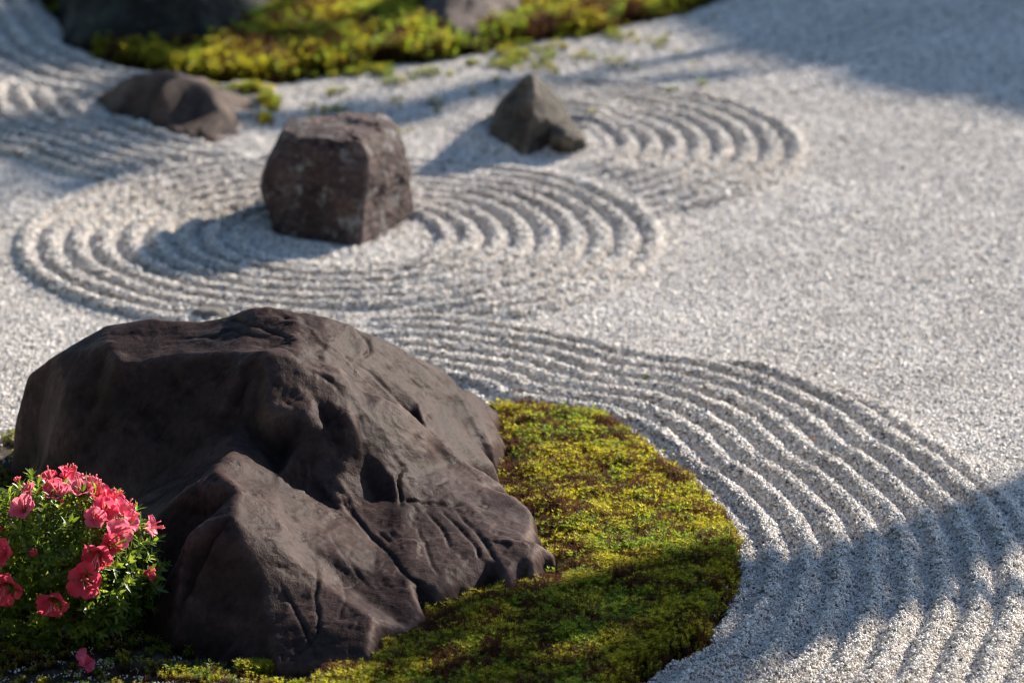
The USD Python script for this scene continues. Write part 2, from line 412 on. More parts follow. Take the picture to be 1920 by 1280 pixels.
def front_displace(v):
    u, w = project(v)
    d = worn(9, .008, 3, .0007, .085, .0042)(v)
    # long grain that runs down to the right
    g = 1 - np.abs(2 * meshkit.fbm(np.stack([u * .012 + w * .022, (u * .030 - w * .017) * 1.0, v[:, 2] * 4], -1) + 40, 4, 21) - 1)
    d += (g - .7) * .0030 * sstep(470, 640, u)
    for path, wd, dep in CRACKS:
        ln = np.array(path, float)
        wob = (meshkit.noise(np.stack([u * .05, w * .05, 0 * u], -1) + 7, 3) - .5) * 10
        best = np.full(len(u), 1e9)
        tt = np.zeros(len(u))
        for k in range(len(ln) - 1):
            a, b = ln[k], ln[k + 1]
            ab = b - a
            t = np.clip(((u + wob - a[0]) * ab[0] + (w + wob - a[1]) * ab[1]) / (ab @ ab), 0, 1)
            dd = np.hypot(u + wob - a[0] - t * ab[0], w + wob - a[1] - t * ab[1])
            tt = np.where(dd < best, (k + t) / (len(ln) - 1), tt)
            best = np.minimum(best, dd)
        d -= dep * np.exp(-(best / wd) ** 2) * np.clip(np.minimum(tt, 1 - tt) * 6 + .25, 0, 1)
    return d


FR = HRock(fr_base, fr_pts, .0026, 1.9, basez=[foot(u) for u, v in FR_BASE_UV] + [.015] * 7, skirt=.02)
# --- low dome rock at the left
lr_base = [tuple(G(u, v)) for u, v in [(175, 200), (200, 226), (240, 231), (275, 240), (312, 253), (358, 268), (394, 276), (432, 270), (461, 272), (465, 262)]] + [(-.50, 8.55), (-.60, 8.72), (-.75, 8.78), (-.90, 8.72)]
LR = HRock(lr_base, uvz([(204, 166, .05), (233, 142, .082), (255, 134, .098), (292, 129, .108), (335, 136, .106), (365, 149, .095), (397, 171, .075), (423, 204, .045), (450, 243, .012),
                         (300, 150, .112), (345, 170, .11), (330, 190, .095), (370, 200, .085), (250, 165, .085), (255, 195, .05), (310, 215, .055), (350, 232, .05), (400, 235, .05), (425, 258, .02), (280, 205, .055), (225, 195, .04), (385, 255, .03)]), .005, 1.6)
# --- pointed rock
cr_base = [tuple(G(u, v)) for u, v in [(904, 268), (920, 282), (946, 292), (975, 284), (1010, 278), (1045, 286), (1080, 284), (1100, 270), (1096, 250)]] + [(.17, 8.50), (.08, 8.56), (-.02, 8.52), (-.07, 8.42)]
class Lump:
    """A stone known by its footprint only (its surface is cut from hulls)."""

    def __init__(self, poly):
        self.poly = poly

    def h(self, x, y):
        return np.where(shapely.contains_xy(self.poly, x, y), .05, -.2)


def low(rows):
    return [[*G(u, v), -.05] for u, v in rows]


def cut_stone(point_sets, size, rounds):
    parts = [manifold3d.Manifold.hull_points(np.asarray(p, float)) for p in point_sets]
    m = parts[0]
    for p in parts[1:]:
        m = m + p
    t = m.refine_to_length(size).to_mesh()
    out = trimesh.Trimesh(t.vert_properties[:, :3], t.tri_verts, process=True)
    trimesh.smoothing.filter_laplacian(out, .5, iterations=rounds)
    return out


peak = np.vstack([uvz([(990, 142, .147), (1003, 144, .147), (1001, 180, .121), (1003, 215, .09)]),
                  uvY([(974, 156, 8.30), (952, 182, 8.30), (930, 222, 8.30), (1021, 161, 8.31), (1050, 188, 8.32), (1068, 224, 8.30), (1082, 250, 8.26)]),
                  low([(886, 270), (915, 290), (962, 300), (1004, 292), (1050, 282), (1082, 262)]), [[.10, 8.46, .03], [-.03, 8.46, .04], [.12, 8.5, -.05], [-.06, 8.5, -.05]]])
side = np.vstack([uvY([(1034, 246, 8.21), (1058, 238, 8.21), (1090, 245, 8.22), (1099, 262, 8.20), (1030, 262, 8.18), (1070, 262, 8.165)]), low([(1028, 282), (1055, 288), (1086, 286), (1104, 270), (1090, 256), (1040, 262)])])
cone_mesh = cut_stone([peak, side], .005, 2)
CR = Lump(sg.Polygon(cr_base).buffer(0))
# --- back rocks
bl_base = [tuple(P(u, v, .022)[:2]) for u, v in [(128, 66), (150, 78), (190, 82), (250, 94), (320, 100), (370, 103), (415, 98), (440, 86), (458, 62)]] + [(-.50, 9.45), (-.62, 9.75), (-.85, 9.85), (-1.02, 9.7), (-1.04, 9.45)]
BL = HRock(bl_base, np.vstack([uvY([(u, v, Y - .10) for u, v, Y in [(140, 10, 9.32), (165, -90, 9.38), (225, -150, 9.45), (300, -170, 9.5), (380, -140, 9.48), (440, -70, 9.42), (466, -5, 9.38), (464, 36, 9.28),
                                    (220, 40, 9.18), (330, 50, 9.13), (410, 50, 9.13), (220, -50, 9.28), (330, -60, 9.22), (420, -40, 9.24), (375, 10, 9.12), (170, 40, 9.22), (445, 30, 9.2)]]),
                               [[-.75, 9.65, .32], [-.6, 9.6, .2], [-.93, 9.6, .2]]]), .007, 1.8, basez=.022)
bc_base = [tuple(P(u, v, .045)[:2]) for u, v in [(763, 8), (790, 34), (835, 56), (860, 60), (905, 55), (950, 33), (983, 12)]] + [(.05, 9.75), (-.04, 9.95), (-.17, 9.95), (-.26, 9.8)]
BC = HRock(bc_base, np.vstack([uvY([(u, v + 2, Y - .20) for u, v, Y in [(772, -25, 9.6), (800, -80, 9.62), (825, 0, 9.42), (836, 46, 9.31), (850, -110, 9.55), (900, -100, 9.6), (950, -60, 9.64), (978, -8, 9.58), (900, -10, 9.45), (880, 30, 9.36), (940, 10, 9.47), (800, 0, 9.5)]]),
                               [[-.1, 9.8, .16]]]), .006, 1.6, basez=.045)
ROCKS = [FR, LR, CR, BL, BC]

# --- block rock: a hull, rounded and worn
bk = np.vstack([uvz([(531, 252, .186), (554, 266, .187), (622, 273, .188), (677, 273, .190), (705, 252, .187), (590, 221, .192), (653, 216, .194), (717, 222, .189), (742, 239, .178), (538, 230, .182),
                     (519, 274, .165), (495, 330, .12), (488, 361, .09), (499, 401, .04), (527, 446, -.004), (600, 452, -.004), (677, 474, -.004), (737, 434, -.004), (760, 286, .142), (768, 345, .085),
                     (776, 401, .02), (685, 369, .1), (690, 300, .165), (560, 420, .03), (600, 300, .165)]),
                [[-.43, 7.83, .15], [-.25, 7.88, .15], [-.21, 7.82, .1], [-.44, 7.80, -.05], [-.22, 7.90, -.05], [-.20, 7.72, -.05], [-.43, 7.60, -.05], [-.28, 7.50, -.05], [-.39, 7.56, -.05]]])
hull = trimesh.convex.convex_hull(bk)
BK_POLY = sg.MultiPoint(bk[:, :2]).convex_hull
bmesh = hull.copy()
for _ in range(20):
    if bmesh.edges_unique_length.max() < .0071:
        break
    bmesh = bmesh.subdivide_to_size(.007, max_iter=14)
bmesh = trimesh.Trimesh(bmesh.vertices, bmesh.faces, process=True)
trimesh.smoothing.filter_laplacian(bmesh, .5, iterations=2)


def block_disp(v):
    g = 1 - np.abs(2 * meshkit.fbm(np.stack([v[:, 0] * 26, v[:, 1] * 26, v[:, 2] * 5], -1) + 30, 3, 31) - 1)
    return worn(14, .012, 12, .0025, .07, .0052)(v) + (g - .7) * .009 * sstep(-.20, -.29, -v[:, 0])


bmesh.vertices = bmesh.vertices + bmesh.vertex_normals * block_disp(bmesh.vertices)[:, None]

# ------------------------------------------------------------------ beds: outlines in metres
M_UV = [(890, 768), (915, 767), (982, 776), (1062, 789), (1113, 796), (1181, 825), (1219, 855), (1252, 892), (1303, 921), (1345, 963), (1373, 993), (1390, 1031), (1393, 1075), (1379, 1124),
        (1351, 1170), (1325, 1221), (1261, 1250), (1225, 1276), (1150, 1335), (1000, 1420), (700, 1480)]
moss_poly = sg.Polygon([tuple(G(u, v)) for u, v in M_UV] + [tuple(G(480, 1480)), tuple(G(600, 1270)), tuple(G(660, 1240)), tuple(G(720, 1180)), tuple(G(800, 1060)), tuple(G(880, 900))]).buffer(0)
front_poly = sg.Polygon([tuple(G(u, v)) for u, v in M_UV] + [tuple(G(u, v)) for u, v in [(200, 1500), (-250, 1420), (-380, 1150), (-260, 930), (-60, 830), (5, 815)]]
                        + [(-.79, 6.50), (-.74, 6.60), (-.6, 6.70), (-.4, 6.76), (-.2, 6.75), (-.06, 6.67)]).buffer(.02).buffer(-.02)
B_UV = [(-40, -60), (60, -20), (112, 55), (140, 88), (180, 110), (230, 130), (330, 158), (430, 172), (500, 165), (600, 148), (700, 131), (800, 118), (900, 103), (960, 88), (1050, 73), (1130, 65), (1180, 48), (1300, 22), (1360, -5), (1500, -60)]
back_poly = sg.Polygon([tuple(G(u, v)) for u, v in B_UV] + [(.9, 11.4), (-1.4, 11.4)]).buffer(0)

GX0, GX1, GY0, GY1 = -2.0, 2.0, 4.9, 11.6


def sdf(poly, step=.01):
    xs, ys = np.arange(GX0 - .3, GX1 + .3, step), np.arange(GY0 - .3, GY1 + .3, step)
    X, Y = np.meshgrid(xs, ys)
    ins = shapely.contains_xy(poly, X, Y)
    d = (ndimage.distance_transform_edt(~ins) - ndimage.distance_transform_edt(ins)) * step
    d = ndimage.gaussian_filter(d, 1.5)
    f = RegularGridInterpolator((ys, xs), d, bounds_error=False, fill_value=9.0)
    return lambda x, y: f(np.stack([np.asarray(y), np.asarray(x)], -1))


sd_front, sd_moss, sd_back = sdf(front_poly), sdf(moss_poly), sdf(back_poly)
sd_block = sdf(BK_POLY)
sd_left, sd_cone, sd_fr = sdf(LR.poly), sdf(CR.poly), sdf(FR.poly)


def rings(d, period, n, x, y, seed, amp=.0135, start=0.0):
    q = d + (fbm2(x, y, 6, seed, 3) - .5) * .012 + (fbm2(x, y, 40, seed + 3, 2) - .5) * .0015
    ph = q / period
    prof = (.5 + .5 * np.cos(2 * np.pi * ph)) ** 1.25
    a = amp * (.86 + .28 * fbm2(x, y, 11, seed + 8, 3))
    win = sstep(start - .02, start + .02, d) * (1 - sstep((n - .55) * period + start, (n - .1) * period + start, d))
    return prof * a * win


CB, CC, CL = G(640, 452), G(1000, 280), G(318, 238)


def ground_h(x, y):
    """Height of the raked gravel."""
    fine = (fbm2(x, y, 90, 1, 2) - .5) * .0030 + (fbm2(x, y, 7, 2, 2) - .5) * .004
    df = sd_front(x, y)
    nf = 7.4 + 1.9 * sstep(.15, .60, x)
    hf = rings(df, .0495, nf, x, y, 11, .0150, .0)
    hf = hf * sstep(-.33, -.16, x + (y < 6.2) * 9)
    wf = (1 - sstep(nf * .0495 - .005, nf * .0495 + .035, df)) * sstep(-.4, -.2, x + (y < 6.2) * 9)
    rb = np.hypot(x - CB[0], y - CB[1])
    hb = rings(rb, .0485, 13.0, x, y, 23, .0150, .19) * (1 - sstep(.60, .635, rb))
    ab = np.degrees(np.arctan2(y - CB[1], x - CB[0]))
    hb = hb * (.35 + .65 * (1 - sstep(70, 88, np.abs(ab - 75) * -1 + 100) * (np.abs(ab - 75) < 30)))
    wb = 1 - sstep(.61, .64, rb)
    rc = np.hypot(x - CC[0], y - CC[1])
    ac = np.degrees(np.arctan2(y - CC[1], x - CC[0]))
    hc = rings(rc, .0480, 12.0, x, y, 37, .0165, .15) * (1 - sstep(.535, .56, rc)) * sstep(-75, -45, ac) * (1 - sstep(85, 110, ac))
    wc = 1 - sstep(.54, .57, rc)
    rl = sd_left(x, y)
    al = np.degrees(np.arctan2(y - CL[1], x - CL[0])) % 360
    hl = rings(rl, .047, 7.6, x, y, 41, .0185, .03) * sstep(115, 150, al) * (1 - sstep(285, 320, al))
    wl = (1 - sstep(.32, .34, rl)) * sstep(115, 150, al)
    db = sd_back(x, y)
    hk = rings(db, .055, 12.0, x, y, 53, .0185, .02) * np.where(x < -.5, 1.0, .22)
    h = hf * wf + (1 - wf) * (hb * wb + (1 - wb) * (hc * wc + (1 - wc) * (hl * wl + (1 - wl) * hk)))
    # gravel heaped against the stones
    h = h + .016 * np.exp(-(np.maximum(sd_cone(x, y), 0) / .05) ** 2) + .012 * np.exp(-(np.maximum(sd_left(x, y), 0) / .05) ** 2) + .006 * np.exp(-(np.maximum(sd_block(x, y), 0) / .04) ** 2)
    inside = np.minimum(df, db)
    return (h + fine) * sstep(-.01, .015, inside) - .025 * (1 - sstep(-.03, .0, inside))


# ------------------------------------------------------------------ gravel bed: one sheet to the horizon, fine where it is raked in view
def graded(a, b, step, far):
    core = np.arange(a, b + step / 2, step)
    out = step * 1.35 ** np.arange(1, 60)
    out = np.cumsum(out)
    out = out[out < far]
    return np.concatenate([a - out[::-1], core, b + out])


gx, gy = graded(-1.75, 1.75, .0085, 90), graded(5.15, 10.0, .0085, 90)
GX, GY = np.meshgrid(gx, gy)
near = (GX > GX0) & (GX < GX1) & (GY > GY0) & (GY < GY1)
GZ = np.zeros_like(GX)
GZ[near] = ground_h(GX[near], GY[near])
ny, nx = GX.shape
i = np.arange((ny - 1) * nx).reshape(ny - 1, nx)[:, :-1].ravel()
gf = np.vstack([np.stack([i, i + 1, i + nx + 1], 1), np.stack([i, i + nx + 1, i + nx], 1)])
ground = obj('gravel_bed', (np.stack([GX, GY, GZ], -1).reshape(-1, 3), gf), M_GRAVEL, smooth=True)
tag(ground, 'pale grey raked gravel bed of the dry garden with rings around the rocks', 'gravel bed', kind='structure')
cx = np.arange(GX0, GX1, .006)
cy = np.arange(GY0, GY1, .006)
CXg, CYg = np.meshgrid(cx, cy)
CH = ground_h(CXg, CYg)
h_at = RegularGridInterpolator((cy, cx), CH, bounds_error=False, fill_value=0.0)
dys, dxs = np.gradient(ndimage.gaussian_filter(CH, .8), .006)
nx_at = RegularGridInterpolator((cy, cx), dxs, bounds_error=False, fill_value=0.0)
ny_at = RegularGridInterpolator((cy, cx), dys, bounds_error=False, fill_value=0.0)


# ------------------------------------------------------------------ soil beds under the moss
def soil_front(x, y):
    d = -sd_front(x, y)
    dm = -sd_moss(x, y)
    return -.014 + .018 * sstep(-.005, .03, d) + .017 * sstep(-.005, .035, dm) - .013 * (1 - sstep(.0, .07, sd_fr(x, y))) + (fbm2(x, y, 14, 61, 3) - .5) * .013 * sstep(0, .05, dm) + (fbm2(x, y, 60, 62, 3) - .5) * .010


def soil_back(x, y):
    d = -sd_back(x, y)
    return -.014 + .02 * sstep(-.005, .04, d) + .008 * sstep(0, .3, d) + (fbm2(x, y, 9, 65, 3) - .5) * .05 * sstep(.0, .12, d) + (fbm2(x, y, 50, 66, 3) - .5) * .010


def sheet(poly, sd, hf, step):
    x0, y0, x1, y1 = poly.buffer(.03).bounds
    xs, ys = np.arange(x0, x1, step), np.arange(y0, y1, step)
    X, Y = np.meshgrid(xs, ys)
    Z = hf(X, Y)
    ny, nx = X.shape
    i = np.arange((ny - 1) * nx).reshape(ny - 1, nx)[:, :-1].ravel()
    f = np.vstack([np.stack([i, i + 1, i + nx + 1], 1), np.stack([i, i + nx + 1, i + nx], 1)])
    ok = (sd(X, Y) < .015).ravel()
    m = trimesh.Trimesh(np.stack([X, Y, Z], -1).reshape(-1, 3), f[ok[f].all(1)], process=False)
    m.remove_unreferenced_vertices()
    return m


tag(obj('soil', sheet(front_poly, sd_front, soil_front, .007), M_SOIL, smooth=True), 'dark damp soil around the foot of the front rock', 'soil', kind='structure')
tag(obj('soil', sheet(back_poly, sd_back, soil_back, .012), M_SOIL, smooth=True), 'dark soil mound under the moss bank at the back', 'soil', kind='structure')

def worn_mesh(m, d):
    m.vertices = m.vertices + m.vertex_normals * d(m.vertices)[:, None]
    return m


# ------------------------------------------------------------------ rocks into the scene
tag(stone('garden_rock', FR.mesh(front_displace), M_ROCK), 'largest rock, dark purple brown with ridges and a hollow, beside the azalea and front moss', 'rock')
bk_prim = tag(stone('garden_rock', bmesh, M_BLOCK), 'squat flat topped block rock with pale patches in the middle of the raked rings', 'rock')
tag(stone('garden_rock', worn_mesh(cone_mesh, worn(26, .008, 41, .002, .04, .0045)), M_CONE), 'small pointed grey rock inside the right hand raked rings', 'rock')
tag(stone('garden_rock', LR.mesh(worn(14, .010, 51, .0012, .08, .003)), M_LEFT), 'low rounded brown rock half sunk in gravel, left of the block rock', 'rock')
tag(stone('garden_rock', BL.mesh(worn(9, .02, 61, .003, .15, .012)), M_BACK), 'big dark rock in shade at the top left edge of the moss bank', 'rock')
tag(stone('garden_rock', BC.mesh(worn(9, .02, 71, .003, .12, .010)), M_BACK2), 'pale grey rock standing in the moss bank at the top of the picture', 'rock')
st = trimesh.creation.icosphere(3, 1.0)
st.vertices *= [.031, .024, .022]
st.vertices += st.vertex_normals * ((meshkit.fbm(st.vertices * 40 + 9, 3, 5) - .5) * .014)[:, None]
st.apply_translation([*G(392, 606), .010])
tag(obj('small_stone', st, M_STONE, smooth=True), 'small round grey stone lying just behind the largest rock', 'stone')


# ------------------------------------------------------------------ gravel grains
def pebble(r):
    m = trimesh.creation.icosphere(0, 1.0) if rng.random() < .55 else trimesh.creation.icosphere(1, 1.0)
    if len(m.faces) > 40:
        m = m.simplify_quadric_decimation(face_count=28) if False else trimesh.creation.icosphere(0, 1.0)
    m.vertices = m.vertices * rng.uniform(.70, 1.25, (len(m.vertices), 1)) * rng.uniform(.7, 1.2, 3) * [1, 1, .8] * r
    m.apply_transform(trimesh.transformations.random_rotation_matrix(rng.random(3)))
    return m


def cluster(n, spread):
    parts, used_p = [], []
    for _ in range(n * 12):
        p = rng.uniform(-spread, spread, 2)
        if np.hypot(*p) > spread or any(np.hypot(*(p - q)) < .0026 for q in used_p):
            continue
        used_p.append(p)
        m = pebble(rng.choice([.0013, .0017, .0021, .0027], p=[.3, .35, .25, .1]))
        m.apply_translation([*p, rng.uniform(-.0004, .0019)])
        parts.append(m)
        if len(parts) == n:
            break
    return trimesh.util.concatenate(parts)


def quats(nrm, yaw):
    z = nrm / np.linalg.norm(nrm, axis=1, keepdims=True)
    h = np.stack([np.cos(yaw / 2), 0 * yaw, 0 * yaw, np.sin(yaw / 2)], 1)
    w = 1 + z[:, 2]
    q = np.stack([w, -z[:, 1], z[:, 0], 0 * w], 1)
    q /= np.linalg.norm(q, axis=1, keepdims=True)
    w1, x1, y1, z1 = q.T
    w2, x2, y2, z2 = h.T
    return np.stack([w1 * w2 - x1 * x2 - y1 * y2 - z1 * z2, w1 * x2 + x1 * w2 + y1 * z2 - z1 * y2, w1 * y2 - x1 * z2 + y1 * w2 + z1 * x2, w1 * z2 + x1 * y2 - y1 * x2 + z1 * w2], 1)


def instancer(name, protos, pos, q, scale, idx, label, cat):
    pth = path_for(name)
    pi = UsdGeom.PointInstancer.Define(stage, pth)
    for n, (pn, m, mt) in enumerate(protos):
        v, f, _ = meshkit.arrays(m, False)
        pr = usdkit.mesh(stage, path_for(pn, pth), (v, f), mt, smooth=False)
        pieces(pr, v, f)
        pi.CreatePrototypesRel().AddTarget(pr.GetPath())
    pi.CreateProtoIndicesAttr(Vt.IntArray.FromNumpy(np.asarray(idx, np.int32)))
    pi.CreatePositionsAttr(Vt.Vec3fArray.FromNumpy(np.asarray(pos, np.float32)))
    pi.CreateOrientationsAttr(Vt.QuathArray([Gf.Quath(float(a), float(b), float(c), float(d)) for a, b, c, d in q]))
    pi.CreateScalesAttr(Vt.Vec3fArray.FromNumpy(np.repeat(np.asarray(scale, np.float32)[:, None], 3, 1)))
    tag(pi, label, cat, kind='stuff')
    return pi


def half_width(y):
    return .123 * np.hypot(y, 1.2) + .12


def scatter(y0, y1, spacing):
    """Evenly strewn points: a loose grid, each point pushed off its place."""
    w = half_width(y1)
    gx_, gy_ = np.meshgrid(np.arange(-w, w, spacing), np.arange(y0, y1, spacing))
    x = gx_.ravel() + rng.uniform(-.5, .5, gx_.size) * spacing
    y = gy_.ravel() + rng.uniform(-.5, .5, gx_.size) * spacing
    k = np.abs(x) < half_width(y)
    return x[k], y[k]


sx, sy, ss = [], [], []
for y0, y1, sp, sc in ((5.2, 6.4, .0112, 1.05), (6.4, 7.3, .0124, 1.22), (7.3, 8.4, .0145, 1.28), (8.4, 9.75, .0168, 1.28)):
    x, y = scatter(y0, y1, sp)
    sx.append(x), sy.append(y), ss.append(rng.uniform(.85, 1.2, len(x)) * sc)
sx, sy, ss = map(np.concatenate, (sx, sy, ss))
ins = np.minimum(sd_front(sx, sy), sd_back(sx, sy))
keep = (ins > .002) & (sd_block(sx, sy) > -.01) & (sd_left(sx, sy) > -.01) & (sd_cone(sx, sy) > -.01)
sx, sy, ss = sx[keep], sy[keep], ss[keep]
q2 = np.stack([sy, sx], -1)
nrm = np.stack([-nx_at(q2), -ny_at(q2), np.ones(len(sx))], 1)
N_CL = 14
protos = [('gravel_grains', cluster(26, .0095), M_PEBBLE) for _ in range(N_CL)]
instancer('gravel', protos, np.stack([sx, sy, h_at(q2)], 1), quats(nrm, rng.uniform(0, 6.28, len(sx))), ss, rng.integers(0, N_CL, len(sx)),
          'loose angular grains of pale grey gravel over the raked garden bed', 'gravel')
# thin litter of gravel over the soil
lx, ly = scatter(5.2, 6.6, .017)
k = (sd_front(lx, ly) < 0) & (sd_moss(lx, ly) > -.05) & (FR.h(lx, ly) < .01)
k &= rng.random(len(lx)) < np.clip(.7 * (fbm2(lx, ly, 14, 77, 2) - .30) * 3.0, .08, .75)
lx, ly = lx[k], ly[k]
protos = [('gravel_grains', cluster(7, .010), M_PEBBLE) for _ in range(6)]
instancer('gravel_litter', protos, np.stack([lx, ly, soil_front(lx, ly) + .0035], 1), quats(np.tile([0, 0, 1.0], (len(lx), 1)), rng.uniform(0, 6.28, len(lx))), rng.uniform(.6, 1.0, len(lx)),
          rng.integers(0, 6, len(lx)), 'scattered gravel grains on the dark soil below the azalea', 'gravel')


# ------------------------------------------------------------------ moss
def shoot(p, h, leaf, whorls, per, lean):
    v, f = [], []
    top = p + np.array([lean[0], lean[1], 1.0]) * h

    def tri(a, b, c):
        n = len(v)
        v.extend((a, b, c))
        f.append((n, n + 1, n + 2))
    for a in (0, 1.57):
        s = np.array([math.cos(a), math.sin(a), 0]) * .0007
        tri(p - s, p + s, top)
    for w in range(whorls):
        t = .45 + .55 * (w + 1) / whorls
        c = p + (top - p) * t
        a0 = rng.uniform(0, 6.28)
        for k in range(per):
            a = a0 + 6.283 * k / per + rng.uniform(-.2, .2)
            up = .25 + .5 * (w / max(1, whorls - 1)) + rng.uniform(-.2, .25)
            d = np.array([math.cos(a), math.sin(a), up])
            d /= np.linalg.norm(d)
            s = np.array([-math.sin(a), math.cos(a), 0]) * leaf * .16
            tri(c - s, c + s, c + d * leaf * rng.uniform(.8, 1.1) * (.8 + .35 * t))
    return np.array(v), np.array(f)


def tuft(n, spread, hmin, hmax, leaf, whorls=3, per=7):
    V, F, m = [], [], 0
    for _ in range(n):
        r, a = spread * math.sqrt(rng.random()), rng.uniform(0, 6.28)
        v, f = shoot(np.array([r * math.cos(a), r * math.sin(a), -.004]), rng.uniform(hmin, hmax), leaf, whorls, per, rng.uniform(-.18, .18, 2))
        V.append(v), F.append(f + m)
        m += len(v)
    return np.vstack(V), np.vstack(F)


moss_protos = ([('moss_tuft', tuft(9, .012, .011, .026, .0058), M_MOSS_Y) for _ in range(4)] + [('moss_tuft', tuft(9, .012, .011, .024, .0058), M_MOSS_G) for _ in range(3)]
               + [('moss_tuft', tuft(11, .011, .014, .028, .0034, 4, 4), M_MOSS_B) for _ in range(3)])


def moss_carpet(name, sd, hf, spacing, box, scale, label, edge=.0, dens=None, seed=0):
    x0, x1, y0, y1 = box
    n = int((x1 - x0) * (y1 - y0) / spacing ** 2)
    x, y = rng.uniform(x0, x1, n), rng.uniform(y0, y1, n)
    k = sd(x, y) < edge + (fbm2(x, y, 30, seed + 4, 3) - .5) * .05 + (rng.random(n) < .03) * .025
    for r in ROCKS:
        k &= ~((r.h(x, y) > hf(x, y) + .022)) & ~(shapely.contains_xy(r.poly, x, y) & (r.h(x, y) > hf(x, y) + .004))
    if dens is not None:
        k &= rng.random(n) < dens(x, y)
    x, y = x[k], y[k]
    brown = fbm2(x, y, 30 / scale, seed + 1, 4) + rng.normal(0, .115, len(x))
    green = (.05 if seed == 13 else 0) + fbm2(x, y, 11 / scale, seed + 2, 3) + rng.normal(0, .08, len(x))
    brown = brown + .11 * (1 - sstep(.0, .09, sd_fr(x, y))) if name == 'moss' and seed == 3 else brown
    idx = np.where(brown > .538, rng.integers(7, 10, len(x)), np.where(green > .54, rng.integers(4, 7, len(x)), rng.integers(0, 4, len(x))))
    d = -sd(x, y)
    # rim of the cushion browner
    idx = np.where((d < .02) & (rng.random(len(x)) < .35), rng.integers(7, 10, len(x)), idx)
    s = scale * rng.uniform(.7, 1.25, len(x)) * (.75 + .5 * fbm2(x, y, 22 / scale, seed + 6, 2)) * (.85 + .15 * sstep(0, .03, d))
    nrm = np.stack([rng.normal(0, .15, len(x)), rng.normal(0, .15, len(x)), np.ones(len(x))], 1)
    return instancer(name, [(a, b, c) for a, b, c in moss_protos], np.stack([x, y, hf(x, y)], 1), quats(nrm, rng.uniform(0, 6.28, len(x))), s, idx, label, 'moss')


mb = moss_poly.bounds
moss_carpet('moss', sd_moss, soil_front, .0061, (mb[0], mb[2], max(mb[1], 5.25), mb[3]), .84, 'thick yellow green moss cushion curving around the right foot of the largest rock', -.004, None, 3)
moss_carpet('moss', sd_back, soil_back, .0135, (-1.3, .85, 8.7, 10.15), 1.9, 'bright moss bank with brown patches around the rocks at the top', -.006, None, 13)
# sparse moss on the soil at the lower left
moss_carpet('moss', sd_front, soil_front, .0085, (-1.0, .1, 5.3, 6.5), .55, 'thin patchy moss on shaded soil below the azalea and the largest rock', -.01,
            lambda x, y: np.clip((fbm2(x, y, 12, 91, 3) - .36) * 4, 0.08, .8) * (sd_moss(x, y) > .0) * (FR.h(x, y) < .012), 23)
# little moss bits on the gravel along the back bank
x, y = rng.uniform(-1.0, .8, 30000), rng.uniform(8.2, 9.9, 30000)
d = sd_back(x, y)
k = (d > .0) & (rng.random(len(x)) < .8 * np.exp(-d / .11)) & (fbm2(x, y, 13, 95, 3) > .56) & (x > -.62) & (x < .46)
x, y = np.concatenate([x[k], G(505, 212)[0] + rng.normal(0, .010, 60), G(470, 192)[0] + rng.normal(0, .02, 50), G(497, 240)[0] + rng.normal(0, .006, 20)]), np.concatenate([y[k], G(505, 212)[1] + rng.normal(0, .028, 60), G(470, 192)[1] + rng.normal(0, .02, 50), G(497, 240)[1] + rng.normal(0, .010, 20)])
instancer('scattered_moss', moss_protos, np.stack([x, y, h_at(np.stack([y, x], -1)) + .002], 1), quats(np.tile([0, 0, 1.0], (len(x), 1)), rng.uniform(0, 6.28, len(x))), rng.uniform(.5, .95, len(x)),
          np.where(rng.random(len(x)) < .55, rng.integers(4, 7, len(x)), rng.integers(0, 4, len(x))), 'scattered bits of green moss on the gravel along the moss bank', 'moss')


# ------------------------------------------------------------------ azalea bush
def frame(d):
    d = d / np.linalg.norm(d)
    a = np.cross(d, [0, 0, 1.0])
    a = np.array([1.0, 0, 0]) if np.linalg.norm(a) < 1e-3 else a / np.linalg.norm(a)
    return a, np.cross(a, d), d


def leaf_blade(base, d, side, up, L, W, bend):
    t = np.array([0, .3, .65, 1.0])
    w = np.array([.12, .85, .8, .0]) * W / 2
    c = base + np.outer(t * L, d) + np.outer(-bend * L * t ** 2, up)
    fold = np.outer(w * .35, up)
    v = np.vstack([c - np.outer(w, side) + fold, c, c + np.outer(w, side) + fold])
    f = []
    for k in range(3):
        f += [[k, k + 4, k + 5], [k, k + 5, k + 1], [k + 4, k + 8, k + 9], [k + 4, k + 9, k + 5]]
    return v, np.array(f)


def rosette(p, d, n, L, spread):
    a, b, d = frame(d)
    V, F, m = [], [], 0
    for k in range(n):
        th = 2.4 * k + rng.uniform(-.3, .3)
        o = a * math.cos(th) + b * math.sin(th)
        tilt = spread * (1 - .55 * k / n) + rng.uniform(-.15, .15)
        ld = d * math.cos(tilt) + o * math.sin(tilt)
        up = d * math.sin(tilt) - o * math.cos(tilt)
        v, f = leaf_blade(p + d * (.0012 * k), ld, np.cross(ld, up), up, L * rng.uniform(.75, 1.1), L * .36, rng.uniform(0, .25))
        V.append(v), F.append(f + m)
        m += len(v)
    return np.vstack(V), np.vstack(F)


def tube(pts, r, n=5):
    pts = np.asarray(pts, float)
    V, F = [], []
    for k, p in enumerate(pts):
        d = pts[min(k + 1, len(pts) - 1)] - pts[max(k - 1, 0)]
        a, b, _ = frame(d)
        rr = r[k] if np.ndim(r) else r
        V += [p + (a * math.cos(t) + b * math.sin(t)) * rr for t in np.arange(n) * 2 * np.pi / n]
    for k in range(len(pts) - 1):
        for j in range(n):
            q = (j + 1) % n
            F += [[k * n + j, k * n + q, (k + 1) * n + q], [k * n + j, (k + 1) * n + q, (k + 1) * n + j]]
    return np.array(V), np.array(F)


def join(parts):
    V, F, m = [], [], 0
    for v, f in parts:
        V.append(v), F.append(np.asarray(f) + m)
        m += len(v)
    return np.vstack(V), np.vstack(F)


